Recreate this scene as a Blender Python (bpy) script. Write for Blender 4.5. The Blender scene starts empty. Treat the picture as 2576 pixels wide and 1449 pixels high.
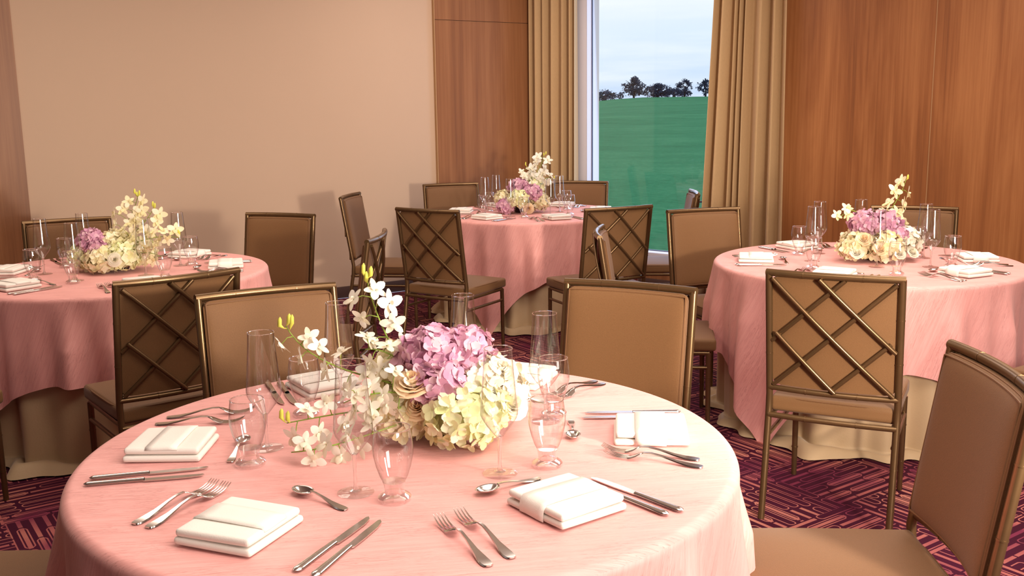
import bpy, bmesh, math, random
from mathutils import Vector, Matrix, noise as mnoise
PI = math.pi
sc = bpy.context.scene
COL = sc.collection
def R(d): return math.radians(d)

# ------------------------------------------------------------------ node helpers
class NT:
    def __init__(s, name):
        s.m = bpy.data.materials.new(name); s.m.use_nodes = True
        s.t = s.m.node_tree; s.t.nodes.clear()
        s.out = s.t.nodes.new('ShaderNodeOutputMaterial')
    def n(s, typ, **kw):
        nd = s.t.nodes.new(typ)
        for k, v in kw.items(): setattr(nd, k, v)
        return nd
    def put(s, sock, val):
        if isinstance(val, bpy.types.NodeSocket): s.t.links.new(val, sock)
        else:
            if hasattr(sock.default_value, '__len__') and not isinstance(val, (tuple, list)): val = [val] * len(sock.default_value)
            if hasattr(sock.default_value, '__len__') and len(sock.default_value) == 4 and len(val) == 3: val = (*val, 1)
            sock.default_value = val
    def math(s, op, a, b=0.0, c=None):
        nd = s.n('ShaderNodeMath', operation=op); s.put(nd.inputs[0], a); s.put(nd.inputs[1], b)
        if c is not None: s.put(nd.inputs[2], c)
        return nd.outputs[0]
    def mix(s, f, a, b):
        nd = s.n('ShaderNodeMix', data_type='RGBA'); s.put(nd.inputs[0], f); s.put(nd.inputs[6], a); s.put(nd.inputs[7], b)
        return nd.outputs[2]
    def mixf(s, f, a, b):
        nd = s.n('ShaderNodeMix', data_type='FLOAT'); s.put(nd.inputs[0], f); s.put(nd.inputs[2], a); s.put(nd.inputs[3], b)
        return nd.outputs[0]
    def coord(s, which='Object', scale=(1, 1, 1), rot=(0, 0, 0)):
        tc = s.n('ShaderNodeTexCoord'); mp = s.n('ShaderNodeMapping')
        s.t.links.new(tc.outputs[which], mp.inputs[0]); mp.inputs['Scale'].default_value = scale; mp.inputs['Rotation'].default_value = rot
        return mp.outputs[0]
    def noise(s, vec, scale, detail=3.0, rough=0.5, dist=0.0):
        nd = s.n('ShaderNodeTexNoise'); s.put(nd.inputs['Vector'], vec); s.put(nd.inputs['Scale'], scale)
        s.put(nd.inputs['Detail'], detail); s.put(nd.inputs['Roughness'], rough); s.put(nd.inputs['Distortion'], dist)
        return nd.outputs[0]
    def ramp(s, f, stops):
        nd = s.n('ShaderNodeValToRGB'); s.put(nd.inputs[0], f); e = nd.color_ramp.elements
        while len(e) < len(stops): e.new(0.5)
        for el, (p, c) in zip(e, stops): el.position = p; el.color = (*c, 1)
        return nd.outputs[0]
    def bump(s, h, strength=0.3, dist=0.01):
        nd = s.n('ShaderNodeBump'); s.put(nd.inputs['Strength'], strength); s.put(nd.inputs['Distance'], dist); s.put(nd.inputs['Height'], h)
        return nd.outputs[0]
    def pbr(s, color, rough=0.6, metal=0.0, spec=0.5, normal=None, sheen=0.0, **kw):
        p = s.n('ShaderNodeBsdfPrincipled'); s.put(p.inputs['Base Color'], color); s.put(p.inputs['Roughness'], rough)
        s.put(p.inputs['Metallic'], metal); s.put(p.inputs['Specular IOR Level'], spec)
        if sheen: s.put(p.inputs['Sheen Weight'], sheen); s.put(p.inputs['Sheen Roughness'], 0.4)
        if normal is not None: s.put(p.inputs['Normal'], normal)
        for k, v in kw.items(): s.put(p.inputs[k.replace('_', ' ')], v)
        return p.outputs[0]
    def done(s, sh): s.t.links.new(sh, s.out.inputs[0]); return s.m

def simple(name, color, rough=0.6, metal=0.0, spec=0.5, var=0.12, vscale=8, sheen=0, bump=0.0, bscale=60):
    k = NT(name); v = k.coord('Object'); f = k.noise(v, vscale, 3)
    c = k.mix(f, [x * (1 - var) for x in color], [min(1, x * (1 + var)) for x in color])
    nm = k.bump(k.noise(v, bscale, 2), bump, 0.004) if bump else None
    return k.done(k.pbr(c, rough, metal, spec, nm, sheen))

def wood_mat(name, dark, mid, light, sx=1.0):
    k = NT(name); v = k.coord('Object', (1.0 * sx, 1.0, 0.085))
    warp = k.noise(k.coord('Object', (1, 1, 0.4)), 1.3, 2)
    big = k.noise(v, 5.0, 5, 0.55, 1.0)
    streak = k.noise(k.coord('Object', (46 * sx, 46, 0.5)), 1.0, 4, 0.6, 0.4)
    fine = k.noise(k.coord('Object', (160 * sx, 160, 3.0)), 1.0, 3, 0.6)
    f = k.math('ADD', k.math('MULTIPLY', big, 0.62), k.math('ADD', k.math('MULTIPLY', streak, 0.34), k.math('MULTIPLY', warp, 0.12)))
    f = k.math('ADD', f, k.math('MULTIPLY', k.math('SUBTRACT', fine, 0.5), 0.14))
    # occasional dark knots
    kn = k.n('ShaderNodeTexVoronoi'); k.put(kn.inputs['Vector'], k.coord('Object', (1.0 * sx, 0.0, 0.32))); k.put(kn.inputs['Scale'], 2.1)
    knot = k.math('SUBTRACT', 1.0, k.math('MINIMUM', k.math('MULTIPLY', kn.outputs['Distance'], 14.0), 1.0))
    c = k.ramp(f, [(0.30, dark), (0.5, mid), (0.7, light)])
    c = k.mix(k.math('MULTIPLY', knot, 0.7), c, [x * 0.5 for x in dark])
    return k.done(k.pbr(c, 0.42, 0, 0.35))

def fabric_brown():
    k = NT('brown_upholstery'); tc = k.coord('Object')
    w = k.noise(tc, 420, 2, 0.6); b = k.noise(tc, 9, 3)
    c = k.mix(w, (0.125, 0.060, 0.022), (0.205, 0.101, 0.040)); c = k.mix(k.math('MULTIPLY', b, 0.35), c, (0.16, 0.078, 0.032))
    return k.done(k.pbr(c, 0.62, 0, 0.25, k.bump(w, 0.25, 0.002), 0.12))

def pink_mat():
    k = NT('pink_crinkled_taffeta')
    n1 = k.noise(k.coord('UV', (5, 95, 1), (0, 0, R(7))), 1.0, 4, 0.6, 1.4)
    n2 = k.noise(k.coord('UV', (8, 120, 1), (0, 0, R(3))), 1.0, 2, 0.5, 2.2)
    gate = k.noise(k.coord('UV', (3, 9, 1)), 1.6, 2)
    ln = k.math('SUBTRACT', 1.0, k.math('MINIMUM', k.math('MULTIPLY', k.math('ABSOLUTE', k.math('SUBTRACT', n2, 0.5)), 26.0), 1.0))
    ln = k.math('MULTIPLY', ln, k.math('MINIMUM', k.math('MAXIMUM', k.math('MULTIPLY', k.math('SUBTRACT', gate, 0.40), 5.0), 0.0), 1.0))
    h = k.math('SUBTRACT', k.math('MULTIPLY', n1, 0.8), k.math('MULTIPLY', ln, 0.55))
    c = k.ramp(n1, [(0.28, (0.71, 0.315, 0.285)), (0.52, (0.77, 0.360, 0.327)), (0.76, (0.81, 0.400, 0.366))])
    c = k.mix(k.math('MULTIPLY', ln, 0.5), c, (0.40, 0.14, 0.12))  # shade in the crinkles put into the colour as dark hairlines
    return k.done(k.pbr(c, 0.50, 0, 0.35, k.bump(h, 0.34, 0.005), 0.12))

def carpet_mat():
    k = NT('plum_patterned_carpet')
    v = k.coord('Object', (1, 1, 1), (0, 0, R(-35)))
    sp = k.n('ShaderNodeSeparateXYZ'); k.put(sp.inputs[0], v); x, y = sp.outputs[0], sp.outputs[1]
    c = 0.44; fl = lambda a: k.math('FLOOR', a); ml = lambda a, b: k.math('MULTIPLY', a, b); ad = lambda a, b: k.math('ADD', a, b)
    ix, iy = fl(ml(x, 1 / c)), fl(ml(y, 1 / c))
    par = k.math('FLOORED_MODULO', ad(ix, iy), 2.0)
    u, w = k.mixf(par, x, y), k.mixf(par, y, x)
    h, L = 0.046, 0.22
    row = fl(ml(w, 1 / h)); rv = k.math('SUBTRACT', k.math('FRACT', ml(w, 1 / h)), 0.5)
    def white(a, b):
        cb = k.n('ShaderNodeCombineXYZ'); k.put(cb.inputs[0], a); k.put(cb.inputs[1], b); k.put(cb.inputs[2], ad(ml(par, 3.3), 0.7))
        wn = k.n('ShaderNodeTexWhiteNoise', noise_dimensions='3D'); k.put(wn.inputs['Vector'], cb.outputs[0]); return wn.outputs[0]
    su = ad(ml(u, 1 / L), white(row, 5.0)); seg = fl(su); ru = k.math('SUBTRACT', k.math('FRACT', su), 0.5)
    rnd = white(row, seg)
    au, av = ml(k.math('ABSOLUTE', ru), L), ml(k.math('ABSOLUTE', rv), h)
    lt = lambda a, b: k.math('LESS_THAN', a, b)
    thick = ml(lt(av, 0.0080), ml(lt(au, 0.106), k.math('GREATER_THAN', rnd, 0.42)))
    # hairpin loops: outline of a rounded capsule
    cx = k.math('MAXIMUM', k.math('SUBTRACT', au, 0.082), 0.0)
    d = k.math('SQRT', ad(ml(cx, cx), ml(av, av)))
    loop = ml(lt(k.math('ABSOLUTE', k.math('SUBTRACT', d, 0.0165)), 0.0026), lt(rnd, 0.62))
    mask = k.math('MAXIMUM', thick, loop)
    big = k.noise(v, 1.6, 2); big2 = k.noise(v, 2.7, 2)
    base = k.mix(big, (0.034, 0.004, 0.009), (0.070, 0.008, 0.030))
    line = k.ramp(big2, [(0.36, (0.20, 0.030, 0.065)), (0.50, (0.42, 0.120, 0.110)), (0.66, (0.56, 0.22, 0.16))])
    pile = k.noise(v, 500, 2)
    col = k.mix(ml(mask, k.mixf(pile, 0.65, 1.0)), base, line)
    return k.done(k.pbr(col, 0.9, 0, 0.1, k.bump(ad(ml(pile, 0.6), ml(mask, 0.4)), 0.4, 0.006)))

def thin_glass(name, tint=(0.97, 0.97, 0.97), edge=0.92, refl=1.0):
    k = NT(name)
    lw = k.n('ShaderNodeLayerWeight'); lw.inputs['Blend'].default_value = 0.5
    tr = k.n('ShaderNodeBsdfTransparent'); gl = k.n('ShaderNodeBsdfGlossy'); gl.inputs['Roughness'].default_value = 0.03
    e = k.math('POWER', lw.outputs['Facing'], 2.7)
    k.put(tr.inputs[0], k.mix(k.math('MULTIPLY', e, edge), tint, (0.30, 0.27, 0.26)))
    gl.inputs[0].default_value = (1, 1, 1, 1)
    l2 = k.n('ShaderNodeLayerWeight'); l2.inputs['Blend'].default_value = 0.5
    fr = k.math('ADD', 0.095, k.math('MULTIPLY', k.math('POWER', l2.outputs['Facing'], 4.0), 0.6))
    mx = k.n('ShaderNodeMixShader'); k.put(mx.inputs[0], k.math('MULTIPLY', fr, refl))
    k.t.links.new(tr.outputs[0], mx.inputs[1]); k.t.links.new(gl.outputs[0], mx.inputs[2])
    return k.done(mx.outputs[0])
def solid_glass(name):
    k = NT(name)
    g = k.n('ShaderNodeBsdfGlass'); g.inputs['IOR'].default_value = 1.45; g.inputs['Roughness'].default_value = 0.02
    t = k.n('ShaderNodeBsdfTransparent'); t.inputs[0].default_value = (0.96, 0.96, 0.96, 1)
    mx = k.n('ShaderNodeMixShader'); mx.inputs[0].default_value = 0.5
    k.t.links.new(t.outputs[0], mx.inputs[1]); k.t.links.new(g.outputs[0], mx.inputs[2])
    return k.done(mx.outputs[0])

def petal_mat(name, a, b, cc, trans=0.25):
    k = NT(name); g = k.n('ShaderNodeNewGeometry')
    n = k.noise(k.coord('Object'), 25, 2)
    f = k.math('ADD', k.math('MULTIPLY', g.outputs['Random Per Island'], 0.65), k.math('MULTIPLY', n, 0.35))
    c = k.ramp(f, [(0.12, a), (0.5, b), (0.9, cc)])
    d = k.n('ShaderNodeBsdfTranslucent'); k.put(d.inputs[0], c)
    mx = k.n('ShaderNodeMixShader'); mx.inputs[0].default_value = trans
    k.t.links.new(k.pbr(c, 0.6, 0, 0.2), mx.inputs[1]); k.t.links.new(d.outputs[0], mx.inputs[2])
    return k.done(mx.outputs[0])

def grass_mat():
    k = NT('field_grass'); v = k.coord('Object')
    a = k.noise(v, 0.35, 4, 0.6); b = k.noise(v, 7, 4, 0.7); d = k.noise(k.coord('Object', (0.01, 0.06, 1)), 1.0, 3)
    f = k.math('ADD', k.math('MULTIPLY', a, 0.35), k.math('ADD', k.math('MULTIPLY', b, 0.40), k.math('MULTIPLY', d, 0.25)))
    c = k.ramp(f, [(0.33, (0.028, 0.150, 0.060)), (0.5, (0.050, 0.235, 0.105)), (0.68, (0.105, 0.33, 0.155))])
    return k.done(k.pbr(c, 0.9, 0, 0.05))

def wall_mat():
    k = NT('beige_wall_paint'); v = k.coord('Object')
    c = k.mix(k.noise(v, 1.1, 2), (0.55, 0.39, 0.275), (0.58, 0.415, 0.295))
    return k.done(k.pbr(c, 0.75, 0, 0.2, k.bump(k.noise(v, 180, 2), 0.08, 0.002)))

def curtain_mat():
    k = NT('tan_curtain_fabric'); v = k.coord('Object')
    c = k.mix(k.noise(k.coord('Object', (300, 300, 40)), 1.0, 2), (0.45, 0.295, 0.150), (0.56, 0.375, 0.195))
    return k.done(k.pbr(c, 0.8, 0, 0.15, k.bump(k.noise(v, 300, 2), 0.1, 0.002), 0.2))

M = {}
M['fabric'] = fabric_brown(); M['pink'] = pink_mat(); M['carpet'] = carpet_mat(); M['wall'] = wall_mat(); M['curtain'] = curtain_mat(); M['grass'] = grass_mat()
M['wood_warm'] = wood_mat('reddish_oak_panel', (0.155, 0.050, 0.016), (0.295, 0.104, 0.032), (0.43, 0.175, 0.060))
M['wood_dim'] = wood_mat('brown_oak_panel', (0.165, 0.062, 0.025), (0.265, 0.108, 0.042), (0.36, 0.160, 0.066))
M['bronze'] = simple('bronze_painted_metal', (0.155, 0.090, 0.040), 0.30, 0.7, 0.5, 0.12, 30)
M['piping'] = simple('brown_piping_cord', (0.15, 0.070, 0.028), 0.6, 0, 0.3, 0.15, 200)
M['cream'] = simple('cream_satin_cloth', (0.54, 0.385, 0.225), 0.55, 0, 0.3, 0.06, 4, 0.2, 0.15, 120)
M['napkin'] = simple('white_linen', (0.80, 0.75, 0.68), 0.7, 0, 0.2, 0.03, 20, 0.1, 0.12, 500)
M['steel'] = simple('polished_steel', (0.62, 0.58, 0.54), 0.18, 1.0, 0.5, 0.05, 40)
M['glass'] = thin_glass('clear_drinking_glass'); M['thick_glass'] = solid_glass('thick_clear_glass')
M['foot_glass'] = thin_glass('clear_glass_foot', (0.97, 0.97, 0.97), 0.16, 0.8); M['pane'] = thin_glass('window_pane_glass', (0.96, 0.985, 0.98), 0.1, 0.35)
M['lavender'] = petal_mat('lavender_petals', (0.50, 0.23, 0.36), (0.69, 0.38, 0.50), (0.87, 0.62, 0.65))
M['cream_petal'] = petal_mat('cream_petals', (0.74, 0.66, 0.34), (0.88, 0.80, 0.52), (0.93, 0.88, 0.70))
M['green_petal'] = petal_mat('pale_green_petals', (0.76, 0.78, 0.36), (0.88, 0.87, 0.56), (0.94, 0.92, 0.74))
M['white_petal'] = petal_mat('white_petals', (0.80, 0.74, 0.56), (0.87, 0.83, 0.69), (0.91, 0.88, 0.79))
M['peach_petal'] = petal_mat('peach_petals', (0.84, 0.58, 0.32), (0.90, 0.70, 0.45), (0.93, 0.80, 0.60))
M['stem'] = simple('green_stem', (0.24, 0.34, 0.05), 0.5, 0, 0.3, 0.25, 60)
M['bud'] = simple('yellow_green_bud', (0.62, 0.60, 0.09), 0.5, 0, 0.3, 0.2, 60)
M['vase'] = simple('dark_vase', (0.035, 0.018, 0.02), 0.3, 0, 0.5, 0.1, 10)
M['frame'] = simple('pale_window_frame', (0.62, 0.60, 0.66), 0.45, 0, 0.4, 0.03, 5)
M['frame_dark'] = simple('dark_gasket', (0.07, 0.08, 0.13), 0.5, 0, 0.4, 0.1, 5)
M['base'] = simple('dark_baseboard', (0.085, 0.045, 0.035), 0.5, 0, 0.3, 0.1, 6)
M['ceiling'] = simple('ceiling_paint', (0.72, 0.66, 0.58), 0.8, 0, 0.2, 0.03, 2)
M['tree'] = simple('dark_hazed_leaves', (0.030, 0.050, 0.095), 0.9, 0, 0.1, 0.35, 1.2)  # bluish distance haze is mixed into the leaf colour itself
M['bark'] = simple('dark_bark', (0.03, 0.028, 0.03), 0.9, 0, 0.1, 0.2, 3)
M['table'] = simple('plywood_tabletop', (0.45, 0.30, 0.17), 0.6, 0, 0.3, 0.15, 5)
M['black'] = simple('black_metal', (0.02, 0.02, 0.025), 0.4, 0, 0.4, 0.1, 30)
M['warm_line'] = simple('warm_edge_line', (0.45, 0.26, 0.12), 0.5, 0, 0.4, 0.1, 10)

# ------------------------------------------------------------------ mesh builder
class MB:
    def __init__(s): s.v = []; s.f = []; s.uv = None
    def add(s, vs, fs):
        o = len(s.v); s.v += [tuple(p) for p in vs]; s.f += [[i + o for i in f] for f in fs]; return s
    def xf(s, mat):
        s.v = [tuple(mat @ Vector(p)) for p in s.v]; return s
    def box(s, x0, y0, z0, x1, y1, z1):
        vs = [(x, y, z) for z in (z0, z1) for y in (y0, y1) for x in (x0, x1)]
        return s.add(vs, [(0, 2, 3, 1), (4, 5, 7, 6), (0, 1, 5, 4), (2, 6, 7, 3), (0, 4, 6, 2), (1, 3, 7, 5)])
    def rbox(s, x0, y0, z0, x1, y1, z1, r, seg=3):
        bm = bmesh.new(); bmesh.ops.create_cube(bm, size=1)
        for p in bm.verts: p.co = ((x0 + x1) / 2 + p.co.x * (x1 - x0), (y0 + y1) / 2 + p.co.y * (y1 - y0), (z0 + z1) / 2 + p.co.z * (z1 - z0))
        bmesh.ops.bevel(bm, geom=bm.edges[:], offset=r, segments=seg, profile=0.5, affect='EDGES')
        bm.verts.index_update()
        s.add([p.co[:] for p in bm.verts], [[q.index for q in f.verts] for f in bm.faces]); bm.free(); return s
    def tube(s, pts, r, seg=10, caps=True, closed=False):
        pts = [Vector(p) for p in pts]; n = len(pts); rs = r if isinstance(r, (list, tuple)) else [r] * n
        rings = []; up = None
        for i, p in enumerate(pts):
            if closed: d = pts[(i + 1) % n] - pts[i - 1]
            else: d = pts[min(i + 1, n - 1)] - pts[max(i - 1, 0)]
            d.normalize()
            if up is None:
                up = Vector((0, 0, 1)) if abs(d.z) < 0.9 else Vector((0, 1, 0))
            a = d.cross(up)
            if a.length < 1e-6: a = d.cross(Vector((1, 0, 0)))
            a.normalize(); b = a.cross(d).normalized(); up = b
            rings.append([p + (a * math.cos(2 * PI * k / seg) + b * math.sin(2 * PI * k / seg)) * rs[i] for k in range(seg)])
        vs = [q for ring in rings for q in ring]; fs = []
        m = n if closed else n - 1
        for i in range(m):
            j = (i + 1) % n
            for k in range(seg): fs.append((i * seg + k, i * seg + (k + 1) % seg, j * seg + (k + 1) % seg, j * seg + k))
        if caps and not closed:
            fs.append(list(range(seg))[::-1]); fs.append([(n - 1) * seg + k for k in range(seg)])
        return s.add(vs, fs)
    def lathe(s, prof, seg=28, c=(0, 0, 0)):
        vs = []; fs = []; idx = []
        for r, z in prof:
            if r < 1e-6: idx.append([len(vs)] * seg); vs.append((c[0], c[1], c[2] + z))
            else:
                idx.append(list(range(len(vs), len(vs) + seg)))
                vs += [(c[0] + r * math.cos(2 * PI * k / seg), c[1] + r * math.sin(2 * PI * k / seg), c[2] + z) for k in range(seg)]
        for a, b in zip(idx, idx[1:]):
            for k in range(seg):
                q = [a[k], a[(k + 1) % seg], b[(k + 1) % seg], b[k]]; q2 = []
                for i in q:
                    if i not in q2: q2.append(i)
                if len(q2) > 2: fs.append(q2)
        return s.add(vs, fs)
    def grid(s, fn, nu, nv, closed_u=False):
        vs = [fn(i / nu, j / nv) for j in range(nv + 1) for i in range(nu + (0 if closed_u else 1))]
        w = nu if closed_u else nu + 1
        fs = [(j * w + i, j * w + (i + 1) % w, (j + 1) * w + (i + 1) % w, (j + 1) * w + i) for j in range(nv) for i in range(nu)]
        return s.add(vs, fs)
    def mesh(s, name, mat, angle=40):
        me = bpy.data.meshes.new(name); me.from_pydata(s.v, [], s.f); me.materials.append(mat)
        me.polygons.foreach_set('use_smooth', [True] * len(me.polygons))
        if angle: me.set_sharp_from_angle(angle=R(angle))
        if s.uv:
            u = me.uv_layers.new(name='UVMap'); L = [0.0] * (2 * len(me.loops))
            for pl in me.polygons:
                for i in pl.loop_indices: L[2 * i], L[2 * i + 1] = s.uv(pl.index, me.loops[i].vertex_index)
            u.data.foreach_set('uv', L)
        me.update(); return me
    def build(s, name, mat, parent=None, angle=40, label=None):
        o = bpy.data.objects.new(name, s.mesh(name, mat, angle)); COL.objects.link(o)
        if parent is not None: o.parent = parent
        if label: o['label'] = label
        return o

def tag(o, label=None, cat=None, group=None, kind=None):
    for k, v in (('label', label), ('category', cat), ('group', group), ('kind', kind)):
        if v: o[k] = v
        elif k in o: del o[k]
    return o
def thing(name, label, cat, loc=(0, 0, 0), rz=0, group=None):
    o = bpy.data.objects.new(name, None); COL.objects.link(o); o.location = loc; o.rotation_euler = (0, 0, rz)
    o.empty_display_size = 0.1
    return tag(o, label, cat, group)
KIDS = {}
def kids(o): return [c for c in bpy.data.objects if c.parent == o]
def dup(src, label, loc, rz=0, group=None, kd=None):
    """a copy of a thing with copies of its parts and sub-parts (kd: cached tree of the source)"""
    r = src.copy(); COL.objects.link(r); r.location = loc; r.rotation_euler = (0, 0, rz)
    r['label'] = label
    if group: r['group'] = group
    for ch, gs in kd:
        c = ch.copy(); COL.objects.link(c); c.parent = r
        for g in gs:
            d = g.copy(); COL.objects.link(d); d.parent = c
    return r
def tree(o): return [(c, kids(c)) for c in kids(o)]

# ------------------------------------------------------------------ the room
CX, CY = 0.245, 9.044                       # inside corner of the two walls
AA, AB = R(32), R(-40)
HC = 3.0
def framed(ob, ang): ob.location = (CX, CY, 0); ob.rotation_euler = (0, 0, ang); return ob
def struct(name, mb, mat, ang=None, parent=None):
    o = mb.build(name, mat, parent, 30)
    if parent is None: o['kind'] = 'structure'
    if ang is not None: framed(o, ang)
    return o
# floor polygon follows the walls
fl = MB(); fl.add([(-9, -4.5, 0), (9, -4.5, 0), (9, 3, 0), (0.245 + 9 * math.cos(AB), 9.044 + 9 * math.sin(AB), 0), (CX, CY, 0), (0.245 - 9 * math.cos(AA), 9.044 - 9 * math.sin(AA), 0)], [(0, 1, 2, 3, 4, 5)])
struct('floor', fl, M['carpet'])
ce = MB(); ce.add([(x, y, HC) for x, y, z in fl.v], [(5, 4, 3, 2, 1, 0)]); struct('ceiling', ce, M['ceiling'])
# left wall (beige) : local x runs towards the corner, room is at local -y
wl = MB(); wl.box(-9, 0.02, 0, 0.0, 0.14, HC); struct('wall_left', wl, M['wall'], AA)
def panel(name, x0, x1, z0, z1, mat, ang, y0=-0.004, y1=0.02):
    m = MB(); m.box(x0, y0, z0, x1, y1, z1); return struct(name, m, mat, ang)
panel('trim_1', -1.02, 0.0, 0.0, 2.2565, M['wood_dim'], AA, -0.012, 0.02)
panel('trim_2', -1.02, 0.0, 2.2605, HC, M['wood_dim'], AA, -0.012, 0.02)
panel('trim_3', -9, -4.20, 0, HC, M['wood_dim'], AA, -0.02, 0.02)
m = MB(); m.box(-1.026, -0.014, 0, -1.02, 0.02, HC); struct('lit_edge_strip', m, M['warm_line'], AA)  # thin strip in a lighter colour, painting the lit edge of the wood panel
m = MB(); m.rbox(-4.20, 0.004, 0, -1.027, 0.02, 0.095, 0.004, 2); struct('baseboard_left', m, M['base'], AA)
# right wall with the window : local x runs away from the corner, room is at local -y
W0, W1, ZS, ZH = 0.56, 1.98, 0.32, 2.75
m = MB(); m.box(0, 0, 0, W0, 0.16, HC); m.box(W0, 0, 0, W1, 0.16, ZS - 0.03); m.box(W0, 0, ZH, W1, 0.16, HC); m.box(W1, 0, 0, 9.2, 0.16, HC)
struct('wall_right', m, M['wood_dim'], AB)
panel('trim_5', 2.2, 3.434, 0.0, HC, M['wood_warm'], AB, -0.02, 0.0)
panel('trim_6', 3.438, 4.75, 0.0, HC, M['wood_warm'], AB, -0.02, 0.0)
panel('trim_7', 4.754, 9.2, 0.0, HC, M['wood_warm'], AB, -0.02, 0.0)
m = MB(); m.box(3.434, -0.0215, 0, 3.438, 0, HC); struct('trim_8', m, M['warm_line'], AB)
m = MB(); m.rbox(0.0, -0.018, 0, W1, 0.0, 0.09, 0.004, 2); struct('baseboard_right', m, M['base'], AB)
# other walls that close the room
m = MB(); m.box(-9.2, -4.62, 0, 9.2, -4.5, HC); struct('wall_back', m, M['wall'])
m = MB(); m.box(9.0, -4.5, 0, 9.12, 4.0, HC); struct('wall_east', m, M['wood_warm'])
m = MB(); m.box(-9.12, -4.5, 0, -9.0, 5.0, HC); struct('wall_west', m, M['wall'])
# window
win = bpy.data.objects.new('window_1', None); COL.objects.link(win); framed(win, AB); win['kind'] = 'structure'
m = MB(); m.box(W0 - 0.11, -0.012, ZS - 0.09, W0, 0.0, ZH); m.box(W0 - 0.002, -0.012, ZS - 0.09, W0 + 0.003, 0.168, ZH); m.box(W1, -0.012, ZS - 0.09, W1 + 0.06, 0.0, ZH); m.box(W1 - 0.003, -0.012, ZS - 0.09, W1 + 0.002, 0.168, ZH); m.box(W0, -0.012, ZH - 0.05, W1, 0.1, ZH); m.build('frame', M['frame'], win)
m = MB(); m.box(W0, 0.054, ZS, W0 + 0.010, 0.067, ZH - 0.05); m.box(W1 - 0.010, 0.048, ZS, W1, 0.072, ZH - 0.05); m.box(W0 + .010, 0.048, ZS, W1 - .010, 0.072, ZS + 0.006); m.build('gasket', M['frame_dark'], win)
m = MB(); m.rbox(W0, -0.05, ZS - 0.085, W1, 0.1, ZS, 0.008, 2); m.build('sill', M['frame'], win)
m = MB(); m.box(W0 + .010, 0.058, ZS + .006, W1 - .010, 0.062, ZH - .05); m.build('pane', M['pane'], win)

# curtains
def curtain(name, label, t0, t1, b0, b1, seed, npl):
    rnd = random.Random(seed); ph = [0]
    for i in range(npl * 2): ph.append(ph[-1] + rnd.choice((0.35, 0.5, 0.9, 1.4, 2.0)))
    ph = [p / ph[-1] for p in ph]; amp = [rnd.uniform(0.04, 0.075) * (1 if i % 2 else -0.9) for i in range(len(ph))]
    def depth(u, v):
        for i in range(len(ph) - 1):
            if u <= ph[i + 1] + 1e-9:
                t = (u - ph[i]) / (ph[i + 1] - ph[i]); t = t * t * (3 - 2 * t); return amp[i] * (1 - t) + amp[i + 1] * t
        return amp[-1]
    def fn(u, v):
        x0, x1 = t0 * v + b0 * (1 - v), t1 * v + b1 * (1 - v)
        uu = min(1, max(0, u + 0.022 * (1 - v) * math.sin(2.2 * v + u * 7 + seed) * math.sin(PI * u)))
        return (x0 + (x1 - x0) * u, -0.105 + depth(uu, v) * (0.75 + 0.3 * (1 - v)), 0.012 + v * (2.86 - 0.012))
    m = MB(); m.grid(fn, npl * 28, 24)
    o = m.build(name, M['curtain'], None, 0); tag(o, label, 'curtain', None)
    s = o.modifiers.new('thick', 'SOLIDIFY'); s.thickness = 0.003
    return framed(o, AB)
curtain('curtain', 'tan pleated curtain hanging between the wood panel corner and the window', 0.03, 0.53, 0.03, 0.53, 3, 6)
curtain('curtain', 'wider tan pleated curtain beside the reddish wood wall, right of the window', 1.86, 2.42, 1.745, 2.46, 8, 7)
o = MB().tube([(1.655, -0.10, 0.768), (1.675, -0.10, 0.772), (1.695, -0.10, 0.768), (1.72, -0.10, 0.77), (1.76, -0.08, 0.77)], [0.006, 0.011, 0.006, 0.009, 0.006], 8).build('tieback_hook', M['black'])
tag(framed(o, AB), 'short black rod sticking out of the curtain edge across the window', 'hook')

# ------------------------------------------------------------------ outdoors
def hz(x, y):
    r = math.hypot(x - 1.2, y - 8.0)
    z = -0.35 + (r - 0.5) * 0.0186
    a = x / max(y, 1)
    z -= max(0.0, 0.125 - a) * 0.0 + max(0.0, min(1, (0.118 - a) / 0.06)) * max(0, r - 60) / 240 * 1.5
    return z + 0.25 * mnoise.noise((x * 0.03, y * 0.03, 1)) * min(1, r / 60)
m = MB()
def fieldfn(u, v):
    d = 0.6 + 300 * v ** 2.2; a = R(-70 + 155 * u) 
    x, y = 1.2 + d * math.sin(a), 8.0 + d * math.cos(a)
    return (x, y, hz(x, y))
m.grid(fieldfn, 90, 60)
def keep(mb):
    nx, ny = -math.sin(AB), math.cos(AB); ax, ay = -math.sin(AA), math.cos(AA)
    ok = []
    for f in mb.f:
        c = [sum(mb.v[i][k] for i in f) / len(f) for k in (0, 1)]
        if all((mb.v[i][0] - CX) * nx + (mb.v[i][1] - CY) * ny > 0.2 for i in f): ok.append(f)
    mb.f = ok; return mb
keep(m)
o = m.build('field_ground', M['grass'], None, 0); tag(o, 'green grass field rising outside the window', 'grass', None, 'stuff')
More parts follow.
